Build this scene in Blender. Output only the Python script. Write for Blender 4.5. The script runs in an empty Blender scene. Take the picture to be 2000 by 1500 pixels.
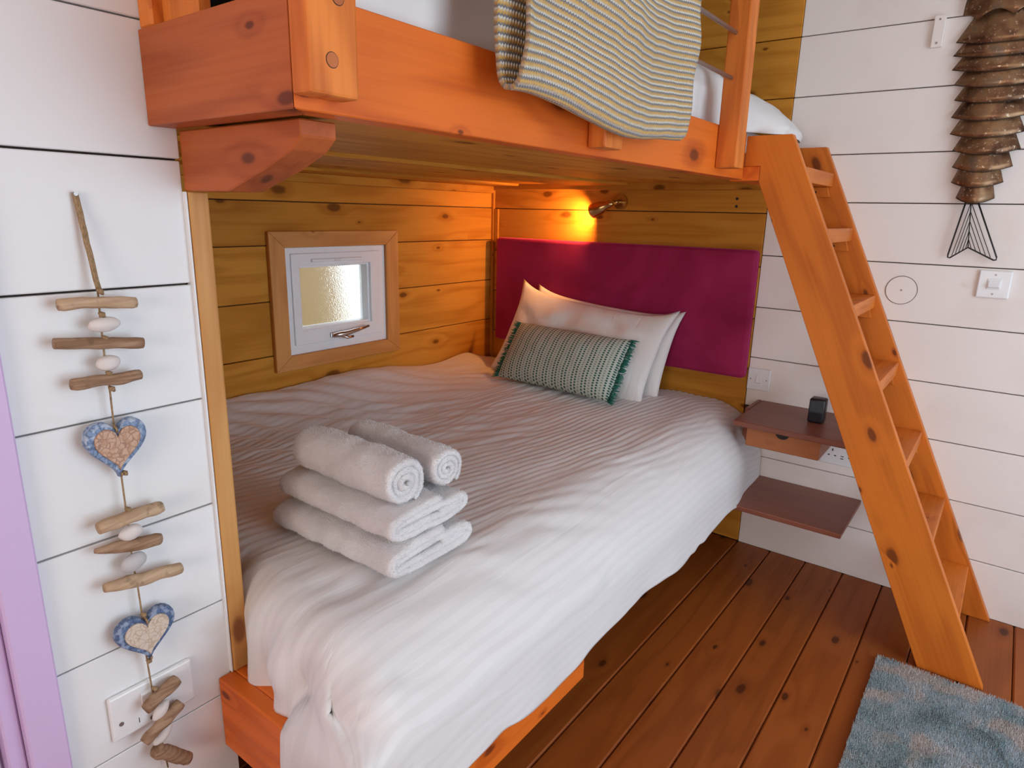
import bpy, bmesh, math, random
from mathutils import Vector, Matrix, noise
from math import sin, cos, pi, hypot, exp, radians
random.seed(7)
SC = bpy.context.scene
COL = SC.collection

# ------------------------------------------------------------------ camera
CAM = Vector((2.0878, -2.6, 1.3117))
YAW, PITCH, ROLL, FPX = -.643347727, .253714195, .0232000954, 1288.55
fw = Vector((sin(YAW)*cos(PITCH), cos(YAW)*cos(PITCH), -sin(PITCH)))
r0 = Vector((cos(YAW), -sin(YAW), 0)); u0 = r0.cross(fw)
rt = cos(ROLL)*r0 + sin(ROLL)*u0; up = -sin(ROLL)*r0 + cos(ROLL)*u0
cd = bpy.data.cameras.new('camera'); cam = bpy.data.objects.new('camera', cd); COL.objects.link(cam)
M = Matrix((rt, up, -fw)).transposed().to_4x4(); M.translation = CAM
cam.matrix_world = M
cd.sensor_fit = 'HORIZONTAL'; cd.sensor_width = 36; cd.lens = 36*FPX/2000; cd.clip_start = .02
SC.camera = cam

# ------------------------------------------------------------------ world, daylight, added fill, exposure
w = bpy.data.worlds.new('overcast_sky'); SC.world = w; w.use_nodes = True
bg = w.node_tree.nodes['Background']; bg.inputs[0].default_value = (.75, .88, 1, 1); bg.inputs[1].default_value = 3.0
def area(name, loc, rot, sx, sy, power, col):
    l = bpy.data.lights.new(name, 'AREA'); l.shape = 'RECTANGLE'; l.size = sx; l.size_y = sy; l.energy = power; l.color = col
    o = bpy.data.objects.new(name, l); COL.objects.link(o); o.location = loc; o.rotation_euler = rot
    return o
# daylight entering by the glazed door in the right wall; warm fill lamp added behind the camera
area('daylight_right_door', (3.52, -1.35, 1.10), (0, radians(90), 0), 1.7, 1.5, 12, (.60, .81, 1))
area('warm_front_fill', (2.2, -4.48, 1.35), (radians(90), 0, 0), 1.0, 1.0, 20, (1, .77, .60))
vs = SC.view_settings
vs.view_transform = 'Standard'; vs.look = 'None'; vs.gamma = 1; vs.use_curve_mapping = False; vs.exposure = 0.08

# ------------------------------------------------------------------ materials
class NT:
    def __init__(s, name):
        s.m = bpy.data.materials.new(name); s.m.use_nodes = True; s.t = s.m.node_tree
        s.b = s.t.nodes['Principled BSDF']; s.out = s.t.nodes['Material Output']
    def n(s, typ, **kw):
        nd = s.t.nodes.new(typ)
        for k, v in kw.items(): setattr(nd, k, v)
        return nd
    def put(s, sock, v):
        if isinstance(v, bpy.types.NodeSocket): s.t.links.new(v, sock)
        elif isinstance(v, (tuple, list)) and len(v) == 3 and sock.type == 'RGBA': sock.default_value = (*v, 1)
        else: sock.default_value = v
    def math(s, op, a, b=None, c=None, clamp=False):
        nd = s.n('ShaderNodeMath', operation=op, use_clamp=clamp)
        for i, v in enumerate((a, b, c)):
            if v is not None: s.put(nd.inputs[i], v)
        return nd.outputs[0]
    def vmath(s, op, a, b=None):
        nd = s.n('ShaderNodeVectorMath', operation=op); s.put(nd.inputs[0], a)
        if b is not None: s.put(nd.inputs[1], b)
        return nd.outputs[0]
    def coord(s, kind='Object'): return s.n('ShaderNodeTexCoord').outputs[kind]
    def mapping(s, v, scale=(1, 1, 1), rot=(0, 0, 0), loc=(0, 0, 0)):
        nd = s.n('ShaderNodeMapping'); s.put(nd.inputs[0], v); nd.inputs[1].default_value = loc; nd.inputs[2].default_value = rot; nd.inputs[3].default_value = scale
        return nd.outputs[0]
    def noise(s, v, scale, detail=3, dist=0, rough=.5):
        nd = s.n('ShaderNodeTexNoise'); s.put(nd.inputs['Vector'], v); nd.inputs['Scale'].default_value = scale
        nd.inputs['Detail'].default_value = detail; nd.inputs['Distortion'].default_value = dist; nd.inputs['Roughness'].default_value = rough
        return nd.outputs[0]
    def vor(s, v, scale, feature='F1', rnd=1):
        nd = s.n('ShaderNodeTexVoronoi', feature=feature); s.put(nd.inputs['Vector'], v); nd.inputs['Scale'].default_value = scale
        nd.inputs['Randomness'].default_value = rnd
        return nd
    def ramp(s, f, stops, interp='LINEAR'):
        nd = s.n('ShaderNodeValToRGB'); s.put(nd.inputs[0], f); cr = nd.color_ramp; cr.interpolation = interp
        while len(cr.elements) < len(stops): cr.elements.new(.5)
        for e, (p, c) in zip(cr.elements, stops):
            e.position = p; e.color = (*c, 1) if len(c) == 3 else c
        return nd.outputs[0]
    def step(s, f, lo, hi, a=0, b=1):
        nd = s.n('ShaderNodeMapRange', interpolation_type='SMOOTHSTEP'); s.put(nd.inputs[0], f)
        for i, v in enumerate((lo, hi, a, b)): nd.inputs[i+1].default_value = v
        return nd.outputs[0]
    def mix(s, f, a, b, mode='MIX'):
        nd = s.n('ShaderNodeMix', data_type='RGBA', blend_type=mode); s.put(nd.inputs[0], f); s.put(nd.inputs[6], a); s.put(nd.inputs[7], b)
        return nd.outputs[2]
    def bump(s, h, strength=.3, dist=.002):
        nd = s.n('ShaderNodeBump'); s.put(nd.inputs['Height'], h); nd.inputs['Strength'].default_value = strength; nd.inputs['Distance'].default_value = dist
        s.t.links.new(nd.outputs[0], s.b.inputs['Normal'])
    def set(s, **kw):
        for k, v in kw.items(): s.put(s.b.inputs[k.replace('_', ' ')], v)
        return s.m

def wood(name, light, dark, knot, axis='X', rot=None, rough=.45, spec=.4, knots=.22, figure=.5, var=.12, ring=34, coat=0, kfreq=2.9):
    t = NT(name)
    R = rot if rot else {'X': (0, 0, 0), 'Y': (0, 0, radians(-90)), 'Z': (0, radians(90), 0)}[axis]
    rnd = t.n('ShaderNodeObjectInfo').outputs['Random']
    off = t.n('ShaderNodeCombineXYZ')
    t.put(off.inputs[0], t.math('MULTIPLY', rnd, 17.3)); t.put(off.inputs[1], t.math('MULTIPLY', rnd, 9.1)); t.put(off.inputs[2], t.math('MULTIPLY', rnd, 5.7))
    p = t.vmath('ADD', t.mapping(t.coord(), rot=R), off.outputs[0])
    sx = t.n('ShaderNodeSeparateXYZ'); t.put(sx.inputs[0], p)
    cb = t.n('ShaderNodeCombineXYZ'); t.put(cb.inputs[0], t.math('MULTIPLY', sx.outputs[0], kfreq)); t.put(cb.inputs[1], t.math('MULTIPLY', t.math('ADD', sx.outputs[1], sx.outputs[2]), kfreq*2.1))
    v = t.vor(cb.outputs[0], 1.0); v.voronoi_dimensions = '2D'
    crs = t.n('ShaderNodeSeparateColor'); t.put(crs.inputs[0], v.outputs['Color'])
    d = t.math('DIVIDE', v.outputs['Distance'], t.step(crs.outputs[0], .12, .95, .22, 1.0))
    wob = t.noise(t.mapping(p, scale=(9, 22, 22)), 1.0, 2)
    d2 = t.math('ADD', d, t.math('MULTIPLY', t.math('SUBTRACT', wob, .5), .10))
    km = t.step(d2, knots*.55, knots*.28) if knots > 0 else None
    halo = t.step(d, .42, .05)
    g = t.noise(t.mapping(p, scale=(.9, 6.5, 6.5)), 1.0, 2, .35)
    g = t.math('ADD', g, t.math('MULTIPLY', halo, .11))
    rings = t.math('MULTIPLY_ADD', t.math('SINE', t.math('MULTIPLY', g, ring)), .5, .5)
    rings = t.math('POWER', rings, 1.7)
    fine = t.noise(t.mapping(p, scale=(3.5, 130, 130)), 1.0, 3)
    fac = t.math('ADD', t.math('MULTIPLY', rings, figure), t.math('MULTIPLY', t.math('SUBTRACT', fine, .5), .8), clamp=True)
    c = t.mix(fac, light, dark)
    blot = t.noise(t.mapping(p, scale=(1.5, 3, 3)), 1.0, 3)
    c = t.mix(t.math('MULTIPLY', t.step(blot, .45, .75), .35), c, dark)
    if knots > 0:
        c = t.mix(t.math('MULTIPLY', t.step(d2, knots*1.15, knots*.4), .45), c, dark)
        c = t.mix(t.math('MULTIPLY', km, .78), c, knot)
    c = t.mix(1.0, c, t.ramp(rnd, [(0, (1-var, 1-var, 1-var)), (1, (1+var*.6, 1+var*.5, 1+var*.4))]), 'MULTIPLY')
    t.set(Base_Color=c, Roughness=t.math('ADD', rough, t.math('MULTIPLY', t.math('SUBTRACT', fine, .5), .25)))
    t.b.inputs['Specular IOR Level'].default_value = spec
    t.b.inputs['Coat Weight'].default_value = coat; t.b.inputs['Coat Roughness'].default_value = .25
    t.bump(t.math('ADD', t.math('MULTIPLY', fac, -.6), fine), .25, .0012)
    return t.m

def paint(name, col, stain, rough=.5, knots=True):
    t = NT(name); p0 = t.coord(); rnd = t.n('ShaderNodeObjectInfo').outputs['Random']
    off = t.n('ShaderNodeCombineXYZ'); t.put(off.inputs[0], t.math('MULTIPLY', rnd, 11)); t.put(off.inputs[1], t.math('MULTIPLY', rnd, 7)); 
    p = t.vmath('ADD', p0, off.outputs[0])
    n1 = t.noise(p, 4, 4); n2 = t.noise(p, 60, 3)
    c = t.mix(t.math('MULTIPLY', t.step(n1, .5, .8), .35), col, stain)
    d = None
    if knots:
        v = t.vor(t.mapping(p, scale=(3, 3, 5)), 1.0)
        d = t.math('ADD', v.outputs['Distance'], t.math('MULTIPLY', t.math('SUBTRACT', t.noise(p, 55, 2), .5), .1))
        c = t.mix(t.math('MULTIPLY', t.step(d, .12, .05), .4), c, stain)
    t.set(Base_Color=c, Roughness=rough)
    t.b.inputs['Specular IOR Level'].default_value = .35
    t.bump(t.math('ADD', n2, t.math('MULTIPLY', n1, .8)), .18, .002)
    return t.m

def plain(name, col, rough=.5, metal=0, spec=.5, bump=None):
    t = NT(name); n = t.noise(t.coord(), 35, 3)
    c = t.mix(t.math('MULTIPLY', n, .22), col, tuple(x*.7 for x in col))
    t.set(Base_Color=c, Roughness=rough, Metallic=metal); t.b.inputs['Specular IOR Level'].default_value = spec
    if bump: t.bump(t.noise(t.coord(), bump[0], 3), bump[1], .002)
    return t.m

MT = {}
GOLD = dict(light=(.62, .275, .038), dark=(.40, .138, .011), knot=(.12, .035, .006), rough=.55, spec=.12, var=.10)
MT['gold_y'] = wood('stained_gold_pine_along_y', axis='Y', **GOLD)
MT['gold_x'] = wood('stained_gold_pine_along_x', axis='X', **GOLD)
MT['gold_z'] = wood('stained_gold_pine_upright', axis='Z', **GOLD)
ORG = dict(light=(.78, .168, .018), dark=(.48, .075, .007), knot=(.09, .018, .006), rough=.45, spec=.25, var=.08, figure=.55)
MT['orange_y'] = wood('varnished_orange_pine_along_y', axis='Y', **ORG)
MT['orange_x'] = wood('varnished_orange_pine_along_x', axis='X', **ORG)
MT['orange_z'] = wood('varnished_orange_pine_upright', axis='Z', **{**ORG, 'light': (.76, .225, .038), 'dark': (.44, .085, .011), 'ring': 70, 'knots': .1})
MT['red_x'] = wood('red_brown_stained_shaded_pine', axis='X', **{**ORG, 'light': (.50, .122, .028), 'dark': (.30, .060, .012)})  # red-brown stain, with shade on the end beam and corbel darkened into the colour
MT['plug'] = wood('timber_plug', (.50, .14, .03), (.34, .08, .015), (.1, .02, .01), axis='X', knots=0)
LAD = dict(light=(.70, .188, .022), dark=(.45, .098, .009), knot=(.10, .022, .007), rough=.45, spec=.25, var=.08, knots=.25, kfreq=3.6)
SL = math.atan2(1, .4643)   # ladder slope
MT['ladder'] = wood('varnished_ladder_pine', rot=(0, -SL, 0), **LAD)
MT['ladder_tread'] = wood('varnished_tread_pine', axis='Y', **{**LAD, 'knots': .05})
MT['post_trim'] = wood('honey_pine_trim', (.66, .34, .11), (.50, .21, .05), (.20, .05, .02), axis='Z', rough=.5, spec=.3)
MT['window_trim_y'] = wood('honey_pine_window_trim_along_y', (.62, .29, .085), (.44, .17, .04), (.20, .05, .02), axis='Y', knots=.1)
MT['window_trim_z'] = wood('honey_pine_window_trim_upright', (.62, .29, .085), (.44, .17, .04), (.20, .05, .02), axis='Z', knots=.1)
MT['floor'] = wood('oiled_dark_floorboard', (.36, .090, .015), (.22, .047, .007), (.05, .012, .004), axis='Y', rough=.45, spec=.22, var=.16, knots=.17, kfreq=3.0, figure=.45, coat=.05)
MT['walnut'] = wood('reddish_brown_shelf_board', (.27, .092, .056), (.20, .064, .038), (.08, .02, .012), axis='X', rough=.38, knots=0, figure=.35)
MT['drawer'] = wood('orange_brown_drawer_front', (.44, .15, .05), (.32, .095, .03), (.1, .03, .01), axis='X', rough=.4, knots=0, figure=.4)
MT['white'] = paint('white_painted_boards', (.79, .80, .81), (.68, .65, .61))
MT['cream'] = paint('warm_white_painted_boards', (.85, .785, .745), (.68, .56, .47))
MT['dark_gap'] = plain('dark_joint', (.055, .035, .025), .9)
MT['purple'] = paint('lilac_painted_wood', (.64, .48, .74), (.56, .40, .65), .45, knots=False)
MT['purple_dark'] = plain('lilac_shadow_joint', (.22, .10, .26), .6)
MT['upvc'] = plain('white_upvc', (.88, .90, .93), .3)
MT['plastic'] = plain('white_switch_plastic', (.83, .83, .84), .28)
MT['black'] = plain('black_plastic', (.012, .012, .014), .32)
MT['hole'] = plain('dark_slot', (.02, .018, .016), .8)
MT['screw'] = plain('steel_screw_head', (.35, .32, .30), .4, .9)
MT['steel'] = plain('brushed_steel_rod', (.42, .40, .39), .35, .9)
MT['silver'] = plain('polished_silver_handle', (.62, .58, .55), .22, 1)
MT['brass'] = plain('antique_brass', (.62, .42, .18), .26, 1)
MT['iron'] = plain('black_iron_wire', (.035, .03, .03), .5, .6)
MT['ceiling'] = paint('white_painted_ceiling', (.80, .74, .68), (.7, .6, .5), knots=False)
MT['gravel'] = plain('outdoor_pale_gravel', (.72, .66, .55), .9)
MT['tan_fence'] = plain('outdoor_tan_timber', (.30, .185, .075), .8)

def m_glass():
    t = NT('obscured_glass'); v = t.vor(t.coord(), 210); n = t.noise(t.coord(), 60, 2)
    t.set(Base_Color=(.99, .97, .93), Roughness=.14, IOR=1.45); t.b.inputs['Transmission Weight'].default_value = 1
    t.bump(t.math('ADD', v.outputs['Distance'], n), .16, .0015); return t.m
MT['glass'] = m_glass()

def m_velvet():
    t = NT('plum_velvet'); n = t.noise(t.coord(), 3.2, 4, .6); f = t.noise(t.coord(), 600, 2)
    c = t.mix(t.step(n, .3, .75), (.24, .010, .055), (.37, .024, .10))
    t.set(Base_Color=c, Roughness=.75); b = t.b
    b.inputs['Specular IOR Level'].default_value = .15
    b.inputs['Sheen Weight'].default_value = .9; b.inputs['Sheen Roughness'].default_value = .35; b.inputs['Sheen Tint'].default_value = (.75, .10, .42, 1)
    t.bump(t.math('ADD', f, t.math('MULTIPLY', n, 3)), .25, .002); return t.m
MT['velvet'] = m_velvet()

def m_sheet(name, stripe=True, col=(.76, .735, .73)):
    t = NT(name); p = t.coord()
    n = t.noise(t.mapping(p, scale=(26, 2.2, 8), rot=(0, 0, radians(6))), 1.0, 3, .9); fine = t.noise(p, 900, 2)
    c = col; rough = .62
    h = t.math('ADD', t.math('MULTIPLY', n, 1.6), t.math('MULTIPLY', fine, .06))
    if stripe:
        uv = t.n('ShaderNodeSeparateXYZ'); t.put(uv.inputs[0], t.coord('UV'))
        s = t.math('FRACT', t.math('MULTIPLY', uv.outputs[0], 68)); m = t.step(t.math('ABSOLUTE', t.math('SUBTRACT', s, .5)), .2, .26)
        c = t.mix(m, tuple(x*.955 for x in col), col)
        rough = t.math('MULTIPLY_ADD', m, -.2, .68)
    t.set(Base_Color=c, Roughness=rough); t.b.inputs['Specular IOR Level'].default_value = .3
    t.b.inputs['Sheen Weight'].default_value = .12
    t.bump(h, .35, .006); return t.m
MT['sheet'] = m_sheet('striped_satin_bedlinen')
MT['linen'] = m_sheet('plain_white_bedlinen', False, (.78, .755, .74))

def m_terry():
    t = NT('white_terry_cloth'); p = t.coord(); n = t.noise(p, 420, 3); m = t.noise(p, 14, 3)
    t.set(Base_Color=t.mix(t.step(m, .35, .7), (.86, .845, .85), (.80, .77, .78)), Roughness=.95); t.b.inputs['Specular IOR Level'].default_value = .05
    t.b.inputs['Sheen Weight'].default_value = .4; t.b.inputs['Sheen Roughness'].default_value = .6
    t.bump(t.math('ADD', n, t.math('MULTIPLY', m, .7)), .9, .004); return t.m
MT['terry'] = m_terry()

def m_knit():
    t = NT('mustard_white_grey_knit'); uv = t.n('ShaderNodeSeparateXYZ'); t.put(uv.inputs[0], t.coord('UV'))
    u, v = uv.outputs[0], uv.outputs[1]           # metres along / down the cloth
    wav = t.noise(t.mapping(t.coord('UV'), scale=(9, 3, 1)), 1.0, 2)
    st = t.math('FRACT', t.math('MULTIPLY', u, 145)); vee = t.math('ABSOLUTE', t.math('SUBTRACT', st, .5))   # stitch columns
    row = t.math('ADD', t.math('MULTIPLY', v, 1/.0122), t.math('ADD', t.math('MULTIPLY', vee, .42), t.math('MULTIPLY', wav, .7)))
    f = t.math('FRACT', row)
    c = t.ramp(f, [(0, (.60, .34, .09)), (.34, (.66, .42, .15)), (.42, (.80, .72, .60)), (.62, (.82, .78, .72)), (.70, (.15, .16, .18)), (.90, (.19, .19, .20)), (.98, (.58, .34, .10))])
    sp = t.noise(t.mapping(t.coord('UV'), scale=(260, 200, 1)), 1.0, 2)
    c = t.mix(t.math('MULTIPLY', t.step(sp, .55, .8), .3), c, (.80, .74, .66))
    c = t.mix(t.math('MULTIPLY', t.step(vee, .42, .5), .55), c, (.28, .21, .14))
    rib = t.math('MULTIPLY_ADD', t.math('SINE', t.math('MULTIPLY', row, 2*pi)), .5, .5)
    t.set(Base_Color=c, Roughness=.95); t.b.inputs['Specular IOR Level'].default_value = .05; t.b.inputs['Sheen Weight'].default_value = .2
    t.bump(t.math('ADD', t.math('ADD', rib, t.math('MULTIPLY', vee, -.8)), t.math('MULTIPLY', sp, .5)), .9, .004); return t.m
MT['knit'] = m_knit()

def m_weave():
    t = NT('green_dotted_weave'); uv = t.n('ShaderNodeSeparateXYZ'); t.put(uv.inputs[0], t.coord('UV'))
    u = t.math('MULTIPLY', uv.outputs[0], 36); v = t.math('MULTIPLY', uv.outputs[1], 27)
    fu = t.math('SUBTRACT', t.math('FRACT', u), .5); col = t.math('FLOOR', u)
    fv = t.math('SUBTRACT', t.math('FRACT', t.math('ADD', v, t.math('MULTIPLY', col, .5))), .5)
    d = t.math('SQRT', t.math('ADD', t.math('POWER', t.math('MULTIPLY', fu, 1.25), 2), t.math('POWER', fv, 2)))
    big = t.math('FRACT', t.math('MULTIPLY', col, .3334))
    dots = t.math('MULTIPLY', t.step(d, .42, .30), t.step(big, .15, .3, .55, 1))
    line = t.step(t.math('ABSOLUTE', fu), .44, .5)
    c = t.mix(dots, (.60, .64, .56), (.05, .125, .105))
    c = t.mix(t.math('MULTIPLY', line, .6), c, (.20, .33, .27))
    n = t.noise(t.coord('UV'), 400, 2)
    t.set(Base_Color=c, Roughness=.9); t.b.inputs['Specular IOR Level'].default_value = .1
    t.bump(t.math('ADD', t.math('MULTIPLY', d, -1), n), .6, .003); return t.m
MT['weave'] = m_weave()
MT['teal'] = plain('teal_cotton_fringe', (.035, .19, .15), .9, spec=.1)

def m_rug():
    t = NT('teal_grey_shag'); p = t.coord(); a = t.noise(p, 9, 4, .8); b = t.noise(t.mapping(p, loc=(3, 7, 1)), 7, 4, .6); f = t.noise(p, 330, 2)
    c = t.ramp(a, [(.25, (.12, .20, .22)), (.42, (.27, .38, .41)), (.58, (.43, .50, .54)), (.8, (.60, .60, .62))])
    c = t.mix(t.math('MULTIPLY', t.step(b, .48, .62), .75), c, (.66, .52, .45))
    c = t.mix(t.math('MULTIPLY', t.step(f, .48, .66), .65), c, (.78, .75, .74))
    c = t.mix(t.math('MULTIPLY', t.step(f, .47, .32), .8), c, (.03, .065, .085))
    t.set(Base_Color=c, Roughness=.95); t.b.inputs['Specular IOR Level'].default_value = .05
    t.b.inputs['Sheen Weight'].default_value = .3; return t.m
MT['rug'] = m_rug()

def m_driftwood(name, axis_scale, a, b):
    t = NT(name); p = t.coord(); g = t.noise(t.mapping(p, scale=axis_scale), 1.0, 4, .5); n = t.noise(p, 45, 4)
    c = t.mix(t.step(g, .35, .65), a, b); c = t.mix(t.math('MULTIPLY', t.step(n, .58, .72), .6), c, tuple(x*.45 for x in b))
    t.set(Base_Color=c, Roughness=.8); t.b.inputs['Specular IOR Level'].default_value = .2; t.bump(t.math('ADD', g, n), .6, .003); return t.m
MT['drift'] = m_driftwood('grey_brown_driftwood', (60, 12, 150), (.40, .26, .165), (.25, .145, .085))
MT['drift_pale'] = m_driftwood('pale_driftwood', (60, 12, 120), (.56, .40, .26), (.42, .28, .17))
MT['pebble'] = plain('white_sea_pebble', (.72, .66, .63), .6, bump=(90, .2))
MT['pebble_grey'] = plain('grey_sea_pebble', (.52, .50, .51), .6, bump=(90, .2))
MT['cord'] = m_driftwood('jute_cord', (500, 500, 160), (.40, .27, .15), (.27, .17, .085))

def m_heart(name, base, crack):
    t = NT(name); p0 = t.coord(); dn = t.n('ShaderNodeTexNoise'); t.put(dn.inputs['Vector'], p0); dn.inputs['Scale'].default_value = 70
    p = t.vmath('ADD', p0, t.vmath('MULTIPLY', dn.outputs['Color'], (.012, .012, .012))); v = t.vor(p, 105, 'DISTANCE_TO_EDGE'); n = t.noise(p0, 90, 4)
    c = t.mix(t.math('MULTIPLY', t.step(v.outputs['Distance'], .12, .01), .75), base[0], crack)
    c = t.mix(t.math('MULTIPLY', t.step(n, .48, .62), .65), c, base[1])
    t.set(Base_Color=c, Roughness=.55); t.bump(t.math('ADD', v.outputs['Distance'], n), .4, .002); return t.m
MT['heart_blue'] = m_heart('blue_white_crackle', ((.19, .28, .45), (.55, .62, .72)), (.055, .09, .17))
MT['heart_dark'] = m_heart('deep_blue_crackle', ((.085, .14, .27), (.34, .42, .56)), (.03, .05, .11))
MT['heart_tan'] = m_heart('brown_crackle', ((.56, .36, .25), (.40, .21, .12)), (.24, .12, .08))
MT['heart_cream'] = m_heart('cream_crackle', ((.62, .53, .44), (.66, .56, .46)), (.44, .30, .20))

def m_fish():
    t = NT('patinated_copper_sheet'); p = t.coord(); n = t.noise(p, 16, 4, .4); f = t.noise(p, 120, 3)
    c = t.ramp(n, [(.28, (.085, .040, .022)), (.45, (.20, .10, .052)), (.58, (.30, .17, .085)), (.75, (.18, .15, .12))])
    c = t.mix(t.math('MULTIPLY', t.step(f, .60, .70), .7), c, (.62, .50, .36))
    t.set(Base_Color=c, Roughness=t.math('MULTIPLY_ADD', n, .35, .2), Metallic=.75); t.bump(f, .15, .002); return t.m
MT['copper'] = m_fish()
MT['copper_edge'] = plain('dark_copper_rim', (.05, .04, .03), .5, .6)
def m_bulb():
    t = NT('warm_bulb'); t.set(Base_Color=(1, .8, .5)); t.b.inputs['Emission Color'].default_value = (1, .55, .2, 1); t.b.inputs['Emission Strength'].default_value = 12; return t.m
MT['bulb'] = m_bulb()

# ------------------------------------------------------------------ mesh helpers
def link(name, me, mat, parent=None):
    o = bpy.data.objects.new(name, me); COL.objects.link(o)
    if mat and not me.materials: me.materials.append(MT[mat])
    if parent: o.parent = parent
    return o
def from_bm(name, bm, mat, parent=None, smooth=False):
    me = bpy.data.meshes.new(name); bm.normal_update(); bm.to_mesh(me); bm.free()
    if smooth:
        for p in me.polygons: p.use_smooth = True
    return link(name, me, mat, parent)
def bm_box(bm, x0, x1, y0, y1, z0, z1, bev=0, seg=1):
    vs_ = [bm.verts.new(p) for p in ((x0,y0,z0),(x1,y0,z0),(x1,y1,z0),(x0,y1,z0),(x0,y0,z1),(x1,y0,z1),(x1,y1,z1),(x0,y1,z1))]
    fs = [bm.faces.new([vs_[i] for i in q]) for q in ((0,3,2,1),(4,5,6,7),(0,1,5,4),(1,2,6,5),(2,3,7,6),(3,0,4,7))]
    if bev:
        es = {e for f in fs for e in f.edges}
        bmesh.ops.bevel(bm, geom=list(es), offset=bev, segments=seg, profile=.5, affect='EDGES')
def box(name, x0, x1, y0, y1, z0, z1, mat, parent=None, bev=.002, seg=1, smooth=False):
    bm = bmesh.new(); bm_box(bm, x0, x1, y0, y1, z0, z1, bev, seg); return from_bm(name, bm, mat, parent, smooth)
def prism(name, poly, axis, a, b, mat, parent=None, bev=.0015, seg=1):
    # poly: points in the plane normal to the axis, in the order of the two other axes
    bm = bmesh.new()
    def P(u, v, t): return {'X': (t, u, v), 'Y': (u, t, v), 'Z': (u, v, t)}[axis]
    A = [bm.verts.new(P(u, v, a)) for u, v in poly]; B = [bm.verts.new(P(u, v, b)) for u, v in poly]
    bm.faces.new(A); bm.faces.new(B[::-1])
    n = len(poly)
    for i in range(n): bm.faces.new((A[i], B[i], B[(i+1) % n], A[(i+1) % n]))
    bmesh.ops.recalc_face_normals(bm, faces=bm.faces[:])
    if bev: bmesh.ops.bevel(bm, geom=bm.edges[:], offset=bev, segments=seg, profile=.5, affect='EDGES')
    return from_bm(name, bm, mat, parent)
def bm_tube(bm, pts, rad, n=8, caps=True):
    pts = [Vector(p) for p in pts]; rings = []
    R = rad if isinstance(rad, (list, tuple)) else [rad]*len(pts)
    ref = Vector((.13, .31, .94)).normalized()
    for i, p in enumerate(pts):
        t = (pts[min(i+1, len(pts)-1)] - pts[max(i-1, 0)]).normalized()
        rf = ref if abs(t.dot(ref)) < .95 else Vector((1, 0, 0))
        a = t.cross(rf).normalized(); b = t.cross(a)
        rings.append([bm.verts.new(p + (a*cos(2*pi*k/n) + b*sin(2*pi*k/n))*R[i]) for k in range(n)])
    for q, r in zip(rings, rings[1:]):
        for k in range(n): bm.faces.new((q[k], q[(k+1) % n], r[(k+1) % n], r[k]))
    if caps: bm.faces.new(rings[0][::-1]); bm.faces.new(rings[-1])
def tube(name, pts, rad, mat, parent=None, n=8):
    bm = bmesh.new(); bm_tube(bm, pts, rad, n); bmesh.ops.recalc_face_normals(bm, faces=bm.faces[:]); return from_bm(name, bm, mat, parent, True)
def disc(name, c, normal, r, h, mat, parent=None, n=20, bev=0):
    c = Vector(c); nr = Vector(normal).normalized(); bm = bmesh.new(); bm_tube(bm, [c, c+nr*h], r, n)
    if bev: bmesh.ops.bevel(bm, geom=[e for e in bm.edges if len(e.link_faces) == 2 and e.calc_face_angle() > .8], offset=bev, segments=2, affect='EDGES')
    bmesh.ops.recalc_face_normals(bm, faces=bm.faces[:]); return from_bm(name, bm, mat, parent, False)
def grid_mesh(name, f, nu, nv, mat, parent=None, uv=None, wrap=False):
    vs_ = []; fs = []; uvs = []
    for j in range(nv+1):
        for i in range(nu+1):
            vs_.append(f(i/nu, j/nv)); uvs.append(uv(i/nu, j/nv) if uv else (i/nu, j/nv))
    W = nu+1
    for j in range(nv):
        for i in range(nu): fs.append((j*W+i, j*W+i+1, (j+1)*W+i+1, (j+1)*W+i))
    me = bpy.data.meshes.new(name); me.from_pydata(vs_, [], fs)
    ul = me.uv_layers.new(name='UVMap')
    for p in me.polygons:
        p.use_smooth = True
        for li, vi in zip(p.loop_indices, p.vertices): ul.data[li].uv = uvs[vi]
    return link(name, me, mat, parent)
def solidify(o, th, off=-1):
    m = o.modifiers.new('thickness', 'SOLIDIFY'); m.thickness = th; m.offset = off; return o
def tag(o, label, cat, group=None, kind=None):
    o['label'] = label; o['category'] = cat
    if group: o['group'] = group
    if kind: o['kind'] = kind
    return o
def empty(name, loc, label, cat, group=None, kind=None):
    # meshes are written in world coordinates, so the Empty's offset is undone on its children by adopt()
    o = bpy.data.objects.new(name, None); o.empty_display_size = .05; COL.objects.link(o); o.location = loc
    return tag(o, label, cat, group, kind)
def settle():
    bpy.context.view_layer.update()
    for o in bpy.data.objects:
        if o.parent and o.type == 'MESH' and o.parent.type == 'EMPTY':
            o.matrix_parent_inverse = o.parent.matrix_world.inverted()
def nz(x, y, z=0., s=1.): return noise.noise(Vector((x*s, y*s, z*s+3.3)))
def sm(x, a, b):
    t = max(0., min(1., (x-a)/(b-a))); return t*t*(3-2*t)

XW = .99          # white wall plane
XB = 1.36         # outer face of the loft's long beam
# ================================================================== STRUCTURE
FX1, FY0 = 3.55, -4.6
fl = tag(box('floor', -.1, FX1+.1, FY0-.1, .1, -.08, -.016, 'dark_gap'), 'dark oiled floorboards running up to the white back wall', 'floor', kind='structure')
seams = [1.343-.1357*k for k in range(10, 0, -1)] + [1.343, 1.477, 1.614, 1.750, 1.885, 2.021, 2.152, 2.283] + [2.283+.1357*k for k in range(1, 10)]
for a, b in zip(seams, seams[1:]):
    box('plank', a+.0013, b-.0013, FY0, -.001, -.016, random.uniform(-.0006, 0), 'floor', fl, .0042)

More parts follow.
